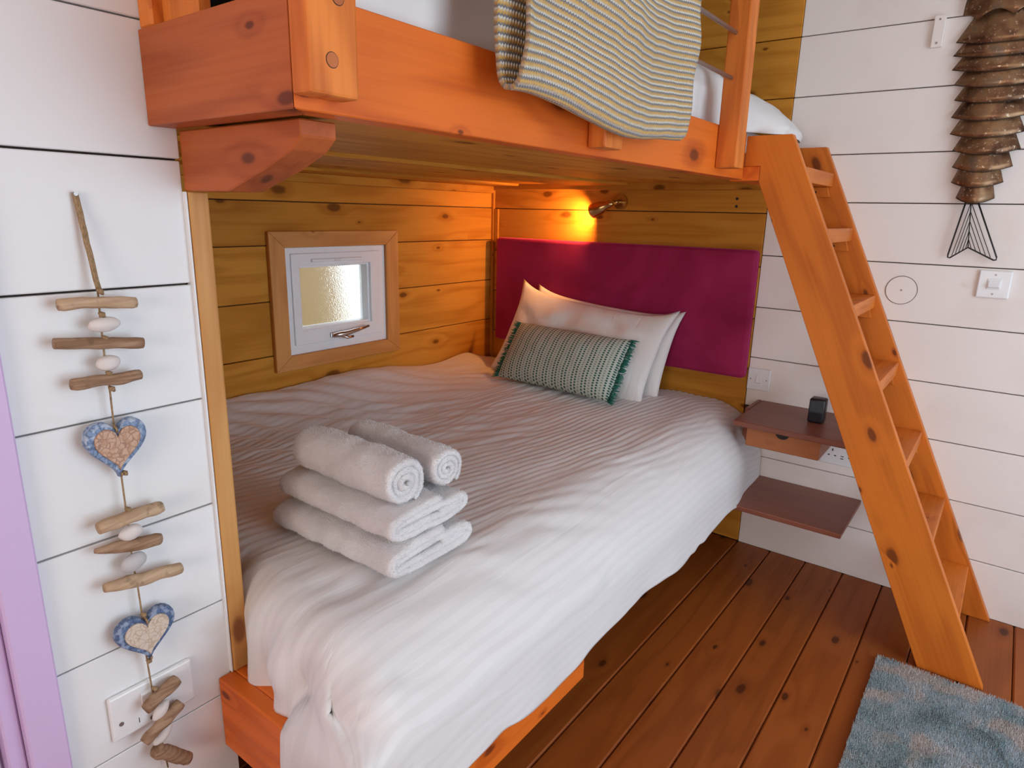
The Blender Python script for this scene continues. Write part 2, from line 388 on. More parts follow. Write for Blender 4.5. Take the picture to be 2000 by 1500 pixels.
ZS = [-.004, .192, .388, .588, .784, .981, 1.177, 1.372, 1.532, 1.728, 1.924, 2.12, 2.32]
wb = tag(box('wall_back', -.1, FX1+.1, .014, .12, -.08, 2.5, 'dark_gap'), 'back wall of white painted boards with gold boards in the bed alcove', 'wall', kind='structure')
def jit(): return random.uniform(-.0012, .0008)
for a, b in zip(ZS, ZS[1:]):
    xl = 1.356 if a > 1.4 else 1.308 if a > .55 else 1.345
    if b > 1.5 and a < 1.5: xl = 1.356
    box('plank', xl+.0005, FX1, jit(), .014, a+.0016, b-.0016, 'cream', wb, .0018)
GZ = [0, .15, .345, .54, .735, .935, 1.133, 1.331, 1.532, 1.728, 1.924, 2.12, 2.32]
for a, b in zip(GZ, GZ[1:]):
    xr = 1.355 if a > 1.5 else 1.306 if a > .5 else 1.343
    box('plank', .0, xr, -.002+jit(), .014, a+.0016, b-.0016, 'gold_x', wb, .0018)
for z in (1.383, 1.355): disc('screw', (1.192, -.0022, z), (0, -1, 0), .0055, .0012, 'hole', wb, 10)

wa = empty('wall_alcove', (0, -1, 0), 'gold stained board wall of the bed alcove around the small window', 'wall', kind='structure')
OY0, OY1, OZ0, OZ1 = -1.20, -.712, .78, 1.18     # window opening
for x0, y0, y1, z0, z1 in ((0, -2.05, OY0, -.08, 2.5), (0, OY1, .014, -.08, 2.5), (0, OY0, OY1, -.08, OZ0), (0, OY0, OY1, OZ1, 2.5)):
    box('backing', -.11, -.014, y0, y1, z0, z1, 'dark_gap', wa, 0)
AZ = [0, .2, .396, .593, .791, .987, 1.182, 1.333, 1.50, 1.70, 1.90, 2.1, 2.3]
for a, b in zip(AZ, AZ[1:]):
    segs = [(-2.034, -.001)]
    if b > .80 and a < 1.17: segs = [(-2.034, OY0), (OY1, -.001)]
    for y0, y1 in segs:
        z1 = b-.0016
        box('plank', -.014, .0+jit(), y0, y1, a+.0016, z1, 'gold_y', wa, .0018)
box('trim', .0, .014, -.016, -.002, .4, 1.425, 'gold_z', wa, .002)
box('trim', .015, .040, -.013, -.002, 1.17, 1.329, 'gold_z', wa, .002)

# white partition with the lilac door
wl = tag(box('wall_left', .90, .976, -2.317, -2.036, -.08, 2.5, 'dark_gap'), 'white painted board partition between lilac door frame and bed alcove', 'wall', kind='structure')
WZ = [-.004, .190, .388, .587, .786, .985, 1.185, 1.382, 1.577, 1.775, 1.975, 2.17, 2.37]
for a, b in zip(WZ, WZ[1:]):
    gap = .0021 if b in (1.382, 1.185) else .0014
    y1 = -2.036 if b < 1.43 or a > 1.5 else -2.036
    box('plank', .976, XW+jit(), -2.3165, y1, a+.0014, b-gap, 'white', wl, .0016)
wf = tag(box('wall_foot', -.1, .90, -2.10, -2.036, -.08, 2.5, 'gold_x'), 'foot end wall of the bed alcove behind the white partition', 'wall', kind='structure')
tr = empty('trim_1', (1.0, -2.015, .43), 'honey pine edge trim standing between white partition and bed', 'trim', kind='structure')
prism('trim_board', [(.955, -2.033), (.999, -2.033), (1.001, -2.029), (1.001, -2.002), (.999, -1.999), (.955, -1.999)], 'Z', .4305, 1.333, 'post_trim', tr, .002, 2)
box('painted_edge', .978, .9985, -2.0375, -2.0343, .4305, 1.333, 'white', tr, .0006)
d1 = empty('door_1', (.97, -2.8, 0), 'lilac painted plank door in its lilac frame', 'door', kind='structure')
box('door_frame', .90, 1.004, -2.3685, -2.3168, -.01, 2.1, 'purple', d1, .003)
box('door_frame', .90, .984, -2.392, -2.3688, -.01, 2.1, 'purple', d1, .003)
box('door_frame', .90, 1.004, -3.30, -3.25, -.01, 2.1, 'purple', d1, .003)
box('door_frame', .90, 1.004, -3.30, -2.317, 2.1, 2.16, 'purple', d1, .003)
dd = box('door_leaf', .925, .945, -3.245, -2.398, .005, 2.09, 'purple_dark', d1, .001)
y = -2.400
while y > -3.2:
    box('door_board', .945, .962, y-.092, y-.002, .006, 2.088, 'purple', dd, .004, 2); y -= .0945
box('wall_left_beyond', .80, .976, FY0-.1, -3.30, -.08, 2.5, 'white')
wl2 = bpy.data.objects['wall_left_beyond']; wl2.name = 'wall_far_left'; tag(wl2, 'white partition beyond the lilac door', 'wall', kind='structure')
# right wall with a glazed door opening, front wall with an opening shaped for the fill light (behind the camera)
wr = empty('wall_right', (FX1, -2, 0), 'white board wall with the glazed door opening', 'wall', kind='structure')
for y0, y1, z0, z1 in ((FY0, -2.2, 0, 2.5), (-.5, .0, 0, 2.5), (-2.2, -.5, 0, .22), (-2.2, -.5, 2.0, 2.5)):
    box('wall_board', FX1, FX1+.1, y0, y1, z0, z1, 'white', wr, 0)
wfr = empty('wall_front', (2, FY0, 0), 'white board wall with an opening added for fill light behind the viewer', 'wall', kind='structure')
for x0, x1, z0, z1 in ((.8, 1.7, 0, 2.5), (2.7, FX1, 0, 2.5), (1.7, 2.7, 0, .85), (1.7, 2.7, 1.85, 2.5)):
    box('wall_board', x0, x1, FY0-.1, FY0, z0, z1, 'white', wfr, 0)
tag(box('ceiling', -.1, FX1+.1, FY0-.1, .12, 2.42, 2.5, 'ceiling'), 'white painted ceiling above the loft', 'ceiling', kind='structure')
# outdoors seen through the obscured pane
tag(box('ground', -9, -.2, -9, 9, -.5, -.4, 'gravel'), 'pale gravel yard outside the small window', 'ground', kind='structure')
fe = empty('fence', (-1.55, -1.2, -.4), 'tan timber fence outside the small obscured window', 'fence')
for k in range(17):
    box('fence_board', -1.57, -1.55, -2.9+k*.19, -2.9+k*.19+.18, -.4, 1.75, 'tan_fence', fe, .003)

# ------------------------------------------------------------------ small window
wn = empty('window_1', (0, -.95, .75), 'small white window with obscured glass in honey pine frame above the bed', 'window', kind='structure')
TY0, TY1, TZ0, TZ1 = -1.256, -.652, .729, 1.231
IY0, IY1, IZ0, IZ1 = -1.193, -.720, .783, 1.174
prism('window_trim', [(TY0, TZ1), (TY1, TZ1), (IY1, IZ1), (IY0, IZ1)], 'X', .0005, .019, 'window_trim_y', wn, .002)
prism('window_trim', [(TY0, TZ0), (TY1, TZ0), (IY1, IZ0), (IY0, IZ0)], 'X', .0005, .019, 'window_trim_y', wn, .002)
prism('window_trim', [(TY0, TZ0), (TY0, TZ1), (IY0, IZ1), (IY0, IZ0)], 'X', .0005, .019, 'window_trim_z', wn, .002)
prism('window_trim', [(TY1, TZ0), (TY1, TZ1), (IY1, IZ1), (IY1, IZ0)], 'X', .0005, .019, 'window_trim_z', wn, .002)
def ring(name, y0, y1, z0, z1, t, x0, x1, mat, parent, bev=.003):
    tt = t if isinstance(t, tuple) else (t, t, t, t)   # left, right, bottom, top
    bm = bmesh.new()
    bm_box(bm, x0, x1, y0, y0+tt[0], z0, z1, bev, 2); bm_box(bm, x0, x1, y1-tt[1], y1, z0, z1, bev, 2)
    bm_box(bm, x0, x1-.0004, y0+tt[0]*.5, y1-tt[1]*.5, z0, z0+tt[2], bev, 2); bm_box(bm, x0, x1-.0004, y0+tt[0]*.5, y1-tt[1]*.5, z1-tt[3], z1, bev, 2)
    return from_bm(name, bm, mat, parent)
ring('window_frame', IY0, IY1, IZ0, IZ1, (.026, .034, .036, .024), -.07, .008, 'upvc', wn)
ss = ring('window_sash', IY0+.024, IY1-.032, IZ0+.034, IZ1-.022, (.034, .050, .052, .045), -.06, .016, 'upvc', wn)
ring('window_bead', IY0+.054, IY1-.078, IZ0+.082, IZ1-.063, .012, -.05, .003, 'upvc', ss, .004)
box('pane', -.036, -.030, IY0+.055, IY1-.079, IZ0+.083, IZ1-.064, 'glass', wn, 0)
box('vent', .0165, .024, -1.085, -.85, 1.119, 1.131, 'upvc', ss, .002)
box('vent_slider', .024, .027, -.985, -.955, 1.121, 1.127, 'plastic', ss, .001)
hd = tube('window_handle', [(.024, -1.010, .838), (.034, -.985, .840), (.040, -.955, .842), (.044, -.90, .850), (.040, -.842, .858)], [.009, .011, .010, .0075, .005], 'silver', wn, 12)
box('handle_plate', .0165, .023, -1.015, -.955, .829, .849, 'silver', hd, .003, 2)
tube('handle_lever', [(.034, -.985, .838), (.048, -.955, .826), (.05, -.93, .828)], [.006, .006, .005], 'silver', hd, 8)

# ================================================================== LOFT BUNK
lb = empty('loft_bunk', (.7, -1.05, 1.43), 'orange varnished timber loft bunk built over the double bed', 'bunk')
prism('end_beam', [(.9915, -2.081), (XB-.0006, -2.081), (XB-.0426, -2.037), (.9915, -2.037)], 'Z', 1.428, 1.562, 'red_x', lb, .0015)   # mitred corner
prism('side_beam', [(XB, -2.0804), (XB, -.461), (XB-.042, -.461), (XB-.042, -2.0368)], 'Z', 1.428, 1.562, 'orange_y', lb, .0015)
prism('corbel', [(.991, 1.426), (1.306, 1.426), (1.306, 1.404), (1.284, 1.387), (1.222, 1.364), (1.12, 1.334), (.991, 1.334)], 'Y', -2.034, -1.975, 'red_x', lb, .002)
def post(x0, x1, y0, y1, z0, z1):
    return box('guard_post', x0, x1, y0, y1, z0, z1, 'orange_z', lb, .0045, 2)
p1 = post(XB+.0005, 1.396, -2.083, -2.008, 1.443, 2.12)
for y_, z_ in ((-2.062, 1.557), (-2.037, 1.553), (-2.049, 1.483)):
    pr = disc('peg', (1.3955, y_, z_), (1, 0, 0), .0092, .0009, 'hole', p1, 20); disc('peg', (1.3955, y_, z_), (1, 0, 0), .0084, .0014, 'plug', p1, 20)
p2 = post(XB+.0005, 1.402, -1.398, -1.326, 1.441, 2.12)
p3 = post(XB+.0005, 1.420, -.704, -.642, 1.447, 2.12)
box('corner_post', .9915, 1.030, -2.078, -2.040, 1.5625, 2.12, 'orange_z', lb, .003)
box('corner_board', 1.0305, 1.128, -2.062, -2.040, 1.5625, 2.12, 'orange_z', lb, .003)
for z in (1.790, 1.678):
    tube('guard_rod', [(1.384, -.705, z), (1.384, -2.012, z)], .0055, 'steel', lb, 10)
box('top_rail', XB+.0005, 1.400, -2.083, -.60, 2.1205, 2.16, 'orange_y', lb, .005, 2)
x = XB-.0445; k = 0                                   # boarded underside
while x > .03:
    x0 = max(.004, x-.278)
    box('deck_board', x0, x-.001, -2.034, -.06, 1.432+(.009 if k % 2 else 0), 1.452, 'gold_y', lb, .004); x -= .279; k += 1
for yy in (-1.7, -1.2, -.7): box('joist', .004, XB-.0435, yy, yy+.045, 1.4525, 1.498, 'gold_x', lb, .001)
box('deck', .004, XB-.0435, -2.034, -.004, 1.4985, 1.512, 'gold_y', lb, .001)
box('ledger', .015, XB-.043, -.058, -.004, 1.415, 1.4980, 'gold_x', lb, .002)
box('ledger', .004, .05, -2.033, -.060, 1.40, 1.4315, 'gold_y', lb, .002)
box('ladder_block', XB-.042, 1.409, -.4585, -.004, 1.424, 1.4665, 'orange_y', lb, .002)
box('fixing_block', XB-.042, 1.34, -.4585, -.004, 1.467, 1.5115, 'orange_y', lb, .002)

# loft bedding
def loft_duvet():
    NU, NV = 110, 150
    def poly(P, t):
        L = [0]
        for p, q in zip(P, P[1:]): L.append(L[-1]+hypot(p[0]-q[0], p[1]-q[1]))
        s = t*L[-1]
        for i in range(len(P)-1):
            if L[i+1] >= s-1e-9:
                q = (s-L[i])/(L[i+1]-L[i]); return P[i][0]+(P[i+1][0]-P[i][0])*q, P[i][1]+(P[i+1][1]-P[i][1])*q
        return P[-1]
    A = [(.03, 1.60), (.06, 1.73), (1.20, 1.752), (1.262, 1.742), (1.295, 1.712), (1.310, 1.66), (1.312, 1.60), (1.308, 1.53)]
    B = [(.03, 1.60), (.06, 1.73), (1.17, 1.748), (1.27, 1.724), (1.345, 1.682), (1.405, 1.628), (1.437, 1.590), (1.430, 1.568)]
    def f(u, v):
        y = -2.02 + 1.985*v; bul = sm(y, -.56, -.36)
        t = .55*u/.35 if u < .35 else .55+.45*(u-.35)/.65
        xa, za = poly(A, t); xb, zb = poly(B, t)
        X = xa+(xb-xa)*bul; Z = za+(zb-za)*bul
        e = sm(X, 1.05, 1.28)
        fold = e*(.014*nz(y*8, Z*5, X) + .007*sin(y*31+4*nz(y*4, Z*6)))
        low = sm(Z, 1.74, 1.62)
        Z += .012*nz(X*5, y*5, 2)*(1-.5*e) - .022*e*sm(nz(y*3.1, 8.), -.2, .5)*(1-low)
        X += fold*(.4+.6*low)
        if bul < .02: X = min(X, 1.3165)
        else: Z = max(Z, 1.5655)
        X -= .12*sm(y, -.10, -.03)*e
        return (X, y, Z)
    return grid_mesh('loft_duvet', f, NU, NV, 'linen')
ld = loft_duvet()
tag(ld, 'white crumpled duvet on the loft bunk above the orange beam', 'duvet')
lm = tag(box('loft_mattress', .03, 1.30, -2.02, -.07, 1.513, 1.60, 'linen', None, .03, 3), 'white mattress lying on the loft deck under the crumpled duvet', 'mattress')

# knitted blanket folded over the guard rail
def blanket():
    y0, y1 = -1.722, -1.098; NU, NV = 90, 190
    prof = []                                   # (x, z, s): front layer down from the rail, U-turn, back layer up
    zb = 1.487
    pts = [(1.366, 2.1685), (1.40, 2.1685), (1.425, 2.166), (1.440, 2.155)] + [(1.444+.004*sin(k*.7), 2.15-(2.15-zb-.024)*k/40) for k in range(1, 41)]
    for k in range(1, 9): a = pi*k/9; pts.append((1.4275+.018*cos(a), zb+.022-.022*sin(a)))
    pts += [(1.4085, zb+.024+(2.09-zb-.024)*k/30) for k in range(0, 31)]
    ss_ = [0]
    for a, b in zip(pts, pts[1:]): ss_.append(ss_[-1]+hypot(a[0]-b[0], a[1]-b[1]))
    tot = ss_[-1]
    def P(s):
        for i in range(len(ss_)-1):
            if ss_[i+1] >= s: 
                q = (s-ss_[i])/(ss_[i+1]-ss_[i]); return (pts[i][0]+(pts[i+1][0]-pts[i][0])*q, pts[i][1]+(pts[i+1][1]-pts[i][1])*q)
        return pts[-1]
    def f(u, v):
        s = tot*v; x, z = P(s); back = sm(v, .46, .56)
        y = y0+(y1-y0)*u - .035*back*(1-u) 
        fr = 1-back
        drop = -.018*u + .012*sin(u*7+.6) + .006*nz(u*5, 2)
        z += drop*(1-sm(z, 1.6, 2.1)*.6)
        x += fr*(.010*sin(u*9+.5+z*2) + .007*nz(u*9, z*3) + .008*exp(-((u-.0)/.03)**2)) + back*.004*nz(u*6, z*4)
        x = max(x, 1.412 if fr > .4 else 1.4075) if z < 2.12 else x
        y += .01*nz(z*5, 1.7, u)*(1-abs(2*u-1)*.0) - .012*sm(z, 1.60, 1.49)*(u-.5)*2*(1 if u < .1 or u > .9 else .6)
        return (x, y, z)
    o = grid_mesh('knitted_blanket', f, NU, NV, 'knit', None, lambda u, v: (u*.63, v*tot))
    solidify(o, .007, 0); return o
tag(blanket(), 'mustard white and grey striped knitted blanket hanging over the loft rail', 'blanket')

# ================================================================== DOUBLE BED
bd = empty('double_bed', (.7, -1.02, 0), 'low double bed with orange timber base inside the alcove', 'bed')
box('foot_board', .992, 1.40, -2.062, -2.030, .275, .4295, 'orange_x', bd, .003, 2)
box('foot_ledge', .02, 1.40, -2.0295, -1.90, .395, .4290, 'orange_x', bd, .002)
box('platform', .006, 1.345, -1.8995, -.006, .30, .43, 'gold_y', bd, .003)
box('side_rail', 1.378, 1.402, -2.0295, -1.36, .20, .4285, 'orange_y', bd, .003)
for x_, y_ in ((.08, -.1), (1.1, -.1), (.08, -1.88), (1.05, -1.86)):
    box('leg', x_, x_+.07, y_-.07, y_, .0, .299, 'gold_z', bd, .003)
box('mattress', .012, 1.24, -1.87, -.012, .4305, .560, 'linen', bd, .04, 4, True)

# duvet
XE, RX, YE, RY, TOP = 1.20, .215, 1.935, .085, .607
def duvet():
    NU, NV = 300, 380
    def side(b): return XE+.433+.010*sin(b*8.5+1)+.010*nz(b*5, 3.)+.012*sm(b, .3, 0)
    def foot(a): return YE+.15 + (.075+.012*sin(a*24)+.22*sm(a, 1.20, 1.32))*sm(a, .985, 1.05)
    def ab(u, v):
        a, b = u*1.7, v*2.1
        for _ in range(4): a = .012+(side(b)-.012)*u; b = .012+(foot(a)-.012)*v
        return a, b
    def f(u, v):
        a, b = ab(u, v)
        ye = YE - .03*(1-sm(a, .90, .96)) - .02*(1-sm(a, 1.0, 1.07))
        xe = XE - .022*sm(-b, -.35, -.15)
        dx = max(0, a-xe); dy = max(0, b-ye)
        x = min(a, xe); y = min(b, ye)
        # crown of the top
        h = TOP + .062*exp(-(a/.16)**2)*sm(b, .25, .9) + .03*exp(-((a-.05)/.16)**2-((b-.24)/.13)**2)
        h += .010*nz(a*3.2, b*2.1) + .006*nz(a*9, b*4.5, 5) - .018*sm(-b, -.22, -.02)
        warp = b*.16 + .05*nz(a*2.4, b*1.7, 8) + .010*nz(a*9, b*6, 2)
        loc = max(0, nz(a*2.6, b*1.6, 4)*1.2+.42)
        loc2 = max(0, nz(a*3.1+5, b*2.2, 7)*1.3+.25)
        h += .0024*loc*sin((a+warp)*2*pi/.027) + .0034*loc2*sin((a*.8+warp*1.7+.05*nz(a*5, b*5))*2*pi/.06)
        # rucks where the cover is pulled towards the wall
        h += .008*sin((a*.8+b*.75+.10*nz(a*3, b*3, 1))*2*pi/.11+1)*exp(-(((a-.32)/.26)**2+((b-1.25)/.5)**2))
        h += .007*nz(a*14+b*9, b*5-a*5, 6)*exp(-(((a-.45)/.45)**2+((b-1.0)/.6)**2))
        ft = sm(b, 1.62, 1.95)*sm(a, .98, 1.15)
        h += ft*(.016*nz(a*10+b*3, b*4-a*2, 11) + .007*nz(a*24, b*9, 12)) + .006*sm(a, 1.15, 1.3)*nz(b*5, a*9, 13)
        if dx == 0 and dy == 0: return (x, -y, h)
        d = hypot(dx, dy); ux, uy = dx/d, dy/d
        R = RX*ux*ux + RY*uy*uy
        if d < R*pi/2: o = R*sin(d/R); dz = R*(1-cos(d/R)); hang = 0
        else: hang = d-R*pi/2; o = R; dz = R+hang
        s = b if ux > uy else a+2.1
        k = sm(hang, 0, .22)
        ripple = .009*sin(s*9+2.5*nz(s*2, 1.2)) + .006*sin(s*21+3*nz(s*3, 4.2)) + .014*nz(s*5, hang*7, 3) + .005*nz(s*16, hang*10, 1)
        fold = uy*sm(a, 1.0, 1.12)*sm(d, .03, .20)*(.020*sin(s*33+4*nz(s*5, d*6, 2)) + .022*nz(s*12, d*11, 3) + .006*nz(s*30, d*20, 5))
        if uy > .3: ripple *= .4
        corner = 2*ux*uy
        o += k*(ripple+.012+.05*corner*sin(math.atan2(dy, dx)*8+1)) + .03*corner*k
        o += fold
        X = x+ux*o; Y = y+uy*o; Z = h-dz
        if uy > .5 and a < 1.07: Y = min(Y, 1.996+.030*sm(a, 1.015, 1.05))
        X += sm(ux, .45, .85)*sm(b, 1.25, 1.35)*sm(Z, .50, .44)*max(0, 1.4125-X)
        Y += sm(uy, .15, .6)*sm(a, 1.18, 1.26)*sm(Z, .49, .435)*max(0, 2.072-Y)
        X += corner*sm(Z, .49, .435)*sm(b, 1.9, 2.0)*max(0, 1.4125-X)*sm(a, 1.25, 1.36)
        return (X, -Y, max(Z, .02+.01*nz(X*9, Y*9)))
    o = grid_mesh('duvet', f, NU, NV, 'sheet', None, lambda u, v: (ab(u, v)[0]/1.7, v))
    solidify(o, .007, -1); return o
dv = tag(duvet(), 'white satin striped duvet spread over the lower double bed', 'duvet')

# ------------------------------------------------------------------ pillows and cushion
def pillow(name, c, w_, h_, th, tilt, mat, label, cat, rz=0, rx=0, uvm=None, pinch=.10, wr=.009, ears=.03, seed=0, group=None):
    NU, NV = 64, 44
    c = Vector(c); R = Matrix.Rotation(rz, 3, 'Z') @ Matrix.Rotation(rx, 3, 'Y') @ Matrix.Rotation(tilt, 3, 'X')   # tilt leans the top back
    vs_, fs, uvs = [], [], []
    def pt(i, j, sgn):
        u = i/NU*2-1; v = j/NV*2-1
        e = max(0, (1-abs(u)**2.6))**.55 * max(0, (1-abs(v)**2.6))**.55
        x = u*w_/2*(1-pinch*(1-v*v)*0.25*abs(u)) ; z = v*h_/2*(1-pinch*(1-u*u)*.6*abs(v))
        k = (abs(u)*abs(v))**6; x += u*ears*k*.5; z += v*ears*k
        t = th/2*e
        t += e*(wr*nz(u*3+seed, v*3, sgn) + wr*.8*sin((u*2+v*1.4)*5+seed+4*nz(u*2, v*2, seed)))*min(1, 2*(1-abs(u))+.3)
        p = Vector((x, -sgn*max(t, .0015 if e > 0 else 0), z))
        return c + R @ p
    W = NU+1
    for sgn in (1, -1):
        for j in range(NV+1):
            for i in range(NU+1): vs_.append(pt(i, j, sgn)); uvs.append((i/NU, j/NV))
    N = W*(NV+1)
    for q in (0, 1):
        for j in range(NV):
            for i in range(NU):
                a = q*N+j*W+i; f = (a, a+1, a+W+1, a+W); fs.append(f if q == 0 else f[::-1])
    me = bpy.data.meshes.new(name); me.from_pydata(vs_, [], fs); ul = me.uv_layers.new(name='UVMap')
    for p in me.polygons:
        p.use_smooth = True
        for li, vi in zip(p.loop_indices, p.vertices): ul.data[li].uv = uvs[vi]
    bm = bmesh.new(); bm.from_mesh(me); bmesh.ops.remove_doubles(bm, verts=bm.verts, dist=.00005); bm.to_mesh(me); bm.free()
    o = link(name, me, mat); tag(o, label, cat, group); return o, c, R
pillow('pillow', (.682, -.142, .772), .70, .36, .080, radians(-19), 'linen', 'rear white pillow against the plum headboard', 'pillow', rz=radians(-1), rx=radians(4.0), seed=2, group='white pillows')
pillow('pillow', (.640, -.217, .780), .755, .37, .12, radians(-27), 'linen', 'front white pillow behind the green cushion', 'pillow', rz=radians(-3), rx=radians(4.5), seed=9, ears=.045, group='white pillows')
cu, cc, cR = pillow('cushion', (.667, -.375, .738), .55, .265, .13, radians(-35), 'weave', 'green and white woven cushion with teal fringe on the bed', 'cushion', rz=radians(-2), rx=radians(.5), wr=.002, ears=.0, pinch=.04, seed=4)
for sgn in (-1, 1):
    bm = bmesh.new(); rr = random.Random(5+sgn)
    for k in range(150):
        v = -1+2*(k+rr.random()*.6)/150
        base = Vector((sgn*.55/2*(1-.01*(1-v*v))-sgn*.004, rr.uniform(-.004, .004), v*.265/2))
        ln = rr.uniform(.020, .036); d = Vector((sgn*ln, rr.uniform(-.006, .006), rr.uniform(-.010, .006)))
        q = [cc+cR@(base), cc+cR@(base+d*.5+Vector((0, rr.uniform(-.003, .003), 0))), cc+cR@(base+d)]
        bm_tube(bm, q, [.0016, .0018, .0009], 4)
    from_bm('fringe', bm, 'teal', cu, True)

# headboard
hb = tag(box('headboard', .062, 1.306, -.056, -.0045, .703, 1.196, 'velvet', None, .016, 4, True), 'plum velvet padded headboard on the gold boarded wall', 'headboard')

# ------------------------------------------------------------------ towels (flattened or round spirals of terry cloth)
def towel(name, label, cy, cz, hy, hz, x0, x1, th, turns, ang0, power, seed, group, skew=0.0, rz=0.0, cx=None):
    path = []; NP = int(90*turns)
    for k in range(NP+1):
        t = k/NP*turns*2*pi; q = 1-k/NP
        ry = th*.25 + (hy-th*.75)*q if hy < .08 else hy-th*.5 - (hz-th)*(1-q)
        rz_ = (th*.12 + (hz-th*.62)*q) if hy > .08 else th*.25 + (hz-th*.75)*q
        c_, s_ = cos(ang0+t), sin(ang0+t)
        y = math.copysign(abs(c_)**power, c_)*ry; z = math.copysign(abs(s_)**power, s_)*rz_
        path.append((y, z))
    NX = 60; vs_ = []; fs = []
    n = len(path)
    nor = []
    for i in range(n):
        a, b = path[max(i-1, 0)], path[min(i+1, n-1)]; tx, tz = b[0]-a[0], b[1]-a[1]; l = hypot(tx, tz) or 1
        nor.append((tz/l, -tx/l))
    for j in range(NX+1):
        f = j/NX; e = min(f, 1-f)*(x1-x0)
        w_ = th*.5*(1 if e > .01 else (.45+.55*math.sqrt(max(0, 1-(1-e/.01)**2))))
        for side in (1, -1):
            for i in range(n):
                (y, z), (ny, nz_) = path[i], nor[i]
                x = x0+(x1-x0)*f + .005*nz(y*14, z*14, seed)*(2*f-1) + (.006*nz(i*.02, seed))*(2*f-1)
                dsp = .0042*nz(x*22, y*20, z*20+seed) + .0016*nz(x*150, i*.6, seed)
                yy = y+ny*(side*w_+dsp); zz = z+nz_*(side*w_+dsp)
                zz *= 1-.05*sm(abs(2*f-1), .7, 1)
                vs_.append((x, yy+skew*(2*f-1), zz))
    def id_(j, s, i): return (j*2+s)*n+i
    for j in range(NX):
        for i in range(n-1):
            fs.append((id_(j, 0, i), id_(j+1, 0, i), id_(j+1, 0, i+1), id_(j, 0, i+1)))
            fs.append((id_(j, 1, i), id_(j, 1, i+1), id_(j+1, 1, i+1), id_(j+1, 1, i)))
        for i in (0, n-1): fs.append((id_(j, 0, i), id_(j, 1, i), id_(j+1, 1, i), id_(j+1, 0, i)))
    for j in (0, NX):
        for i in range(n-1): fs.append((id_(j, 0, i), id_(j, 0, i+1), id_(j, 1, i+1), id_(j, 1, i)))
    me = bpy.data.meshes.new(name); me.from_pydata(vs_, [], fs)
    for p in me.polygons: p.use_smooth = True
    bm = bmesh.new(); bm.from_mesh(me); bmesh.ops.recalc_face_normals(bm, faces=bm.faces[:])
    cx = (x0+x1)/2
    bmesh.ops.rotate(bm, verts=bm.verts[:], cent=(cx, 0, 0), matrix=Matrix.Rotation(rz, 3, 'Z'))
    bmesh.ops.translate(bm, verts=bm.verts[:], vec=(0, cy, cz)); bm.to_mesh(me); bm.free()
    o = tag(link(name, me, 'terry'), label, 'towel', group)
    rr = random.Random(seed); ps = me.polygons; cum = []; t = 0
    for p in ps: t += p.area; cum.append(t)
    import bisect
    tv, tf = [], []
    for k in range(26000):
        p = ps[min(bisect.bisect(cum, rr.random()*t), len(ps)-1)]; v = [me.vertices[i].co for i in p.vertices]
        q1, q2 = rr.random(), rr.random(); c = v[0].lerp(v[1], q1).lerp(v[3].lerp(v[2], q1), q2)
        nrm = p.normal; a = nrm.orthogonal().normalized(); b = nrm.cross(a); an = rr.random()*6.28; r = .0007; i0 = len(tv)
        for m in range(3): tv.append(c+(a*cos(an+m*2.094)+b*sin(an+m*2.094))*r)
        tv.append(c+nrm*rr.uniform(.0015, .0032)+(a*rr.uniform(-1, 1)+b*rr.uniform(-1, 1))*.0016)
        tf.extend(((i0, i0+1, i0+3), (i0+1, i0+2, i0+3), (i0+2, i0, i0+3)))
    pm = bpy.data.meshes.new('terry_pile'); pm.from_pydata(tv, [], tf); link('terry_pile', pm, 'terry', o)['kind'] = 'stuff'
    return o
G = 'white towels stacked on the bed'
towel('folded_towel', 'white folded towel lying directly on the duvet, lowest of the towel stack', -1.722, .650, .124, .039, .860, 1.242, .0190, 2.0, pi*.45, .72, 1, G, rz=radians(1))
towel('folded_towel', 'white folded towel in the middle of the stack under the two rolls', -1.716, .720, .116, .037, .874, 1.236, .0185, 2.0, pi*.45, .74, 7, G, rz=radians(-1))
towel('rolled_towel', 'larger rolled white towel on top of the stack, nearer the foot', -1.762, .798, .058, .055, .898, 1.212, .0165, 3.2, -pi*.35, .95, 13, G, rz=radians(-2))
towel('rolled_towel', 'smaller rolled white towel on top of the stack, nearer the pillows', -1.640, .792, .049, .047, .915, 1.212, .0140, 3.1, -pi*.3, .95, 21, G, rz=radians(-3))

# ================================================================== LADDER
la = empty('ladder', (2.1, -.24, 0), 'steep orange pine ladder with wide stringers leaning on the loft', 'ladder')
def stringer(y0, y1, hook):
    poly = [(2.048, .0005), (2.215, .0005), (1.494, 1.5555), (1.361, 1.5555), (1.361, 1.467), (1.4095, 1.467), (1.4095, 1.421)]
    return prism('stringer', poly, 'Y', y0, y1, 'ladder', la, .002, 2)
stringer(-.459, -.4305, True); stringer(-.0315, -.0035, True)
for z in (1.467, 1.287, 1.066, .846, .620, .402, .181):
    xf = 2.211-.4643*z; xb = 2.052-.451*z
    box('tread', xb+.012, xf, -.4298, -.0322, z-.044, z, 'ladder_tread', la, .003, 2)
    for y0, y1 in ((-.4298, -.4150), (-.0470, -.0322)):
        c = prism('cleat', [(xb+.045, z-.0445), (xf-.012, z-.0445), (xf-.002, z-.078), (xb+.06, z-.078)], 'Y', y0, y1, 'ladder', la, .0015)
        disc('screw', ((xb+xf)/2+.02, y1 if y0 < -.3 else y0, z-.062), (0, 1 if y0 < -.3 else -1, 0), .004, .001, 'hole', c, 10)

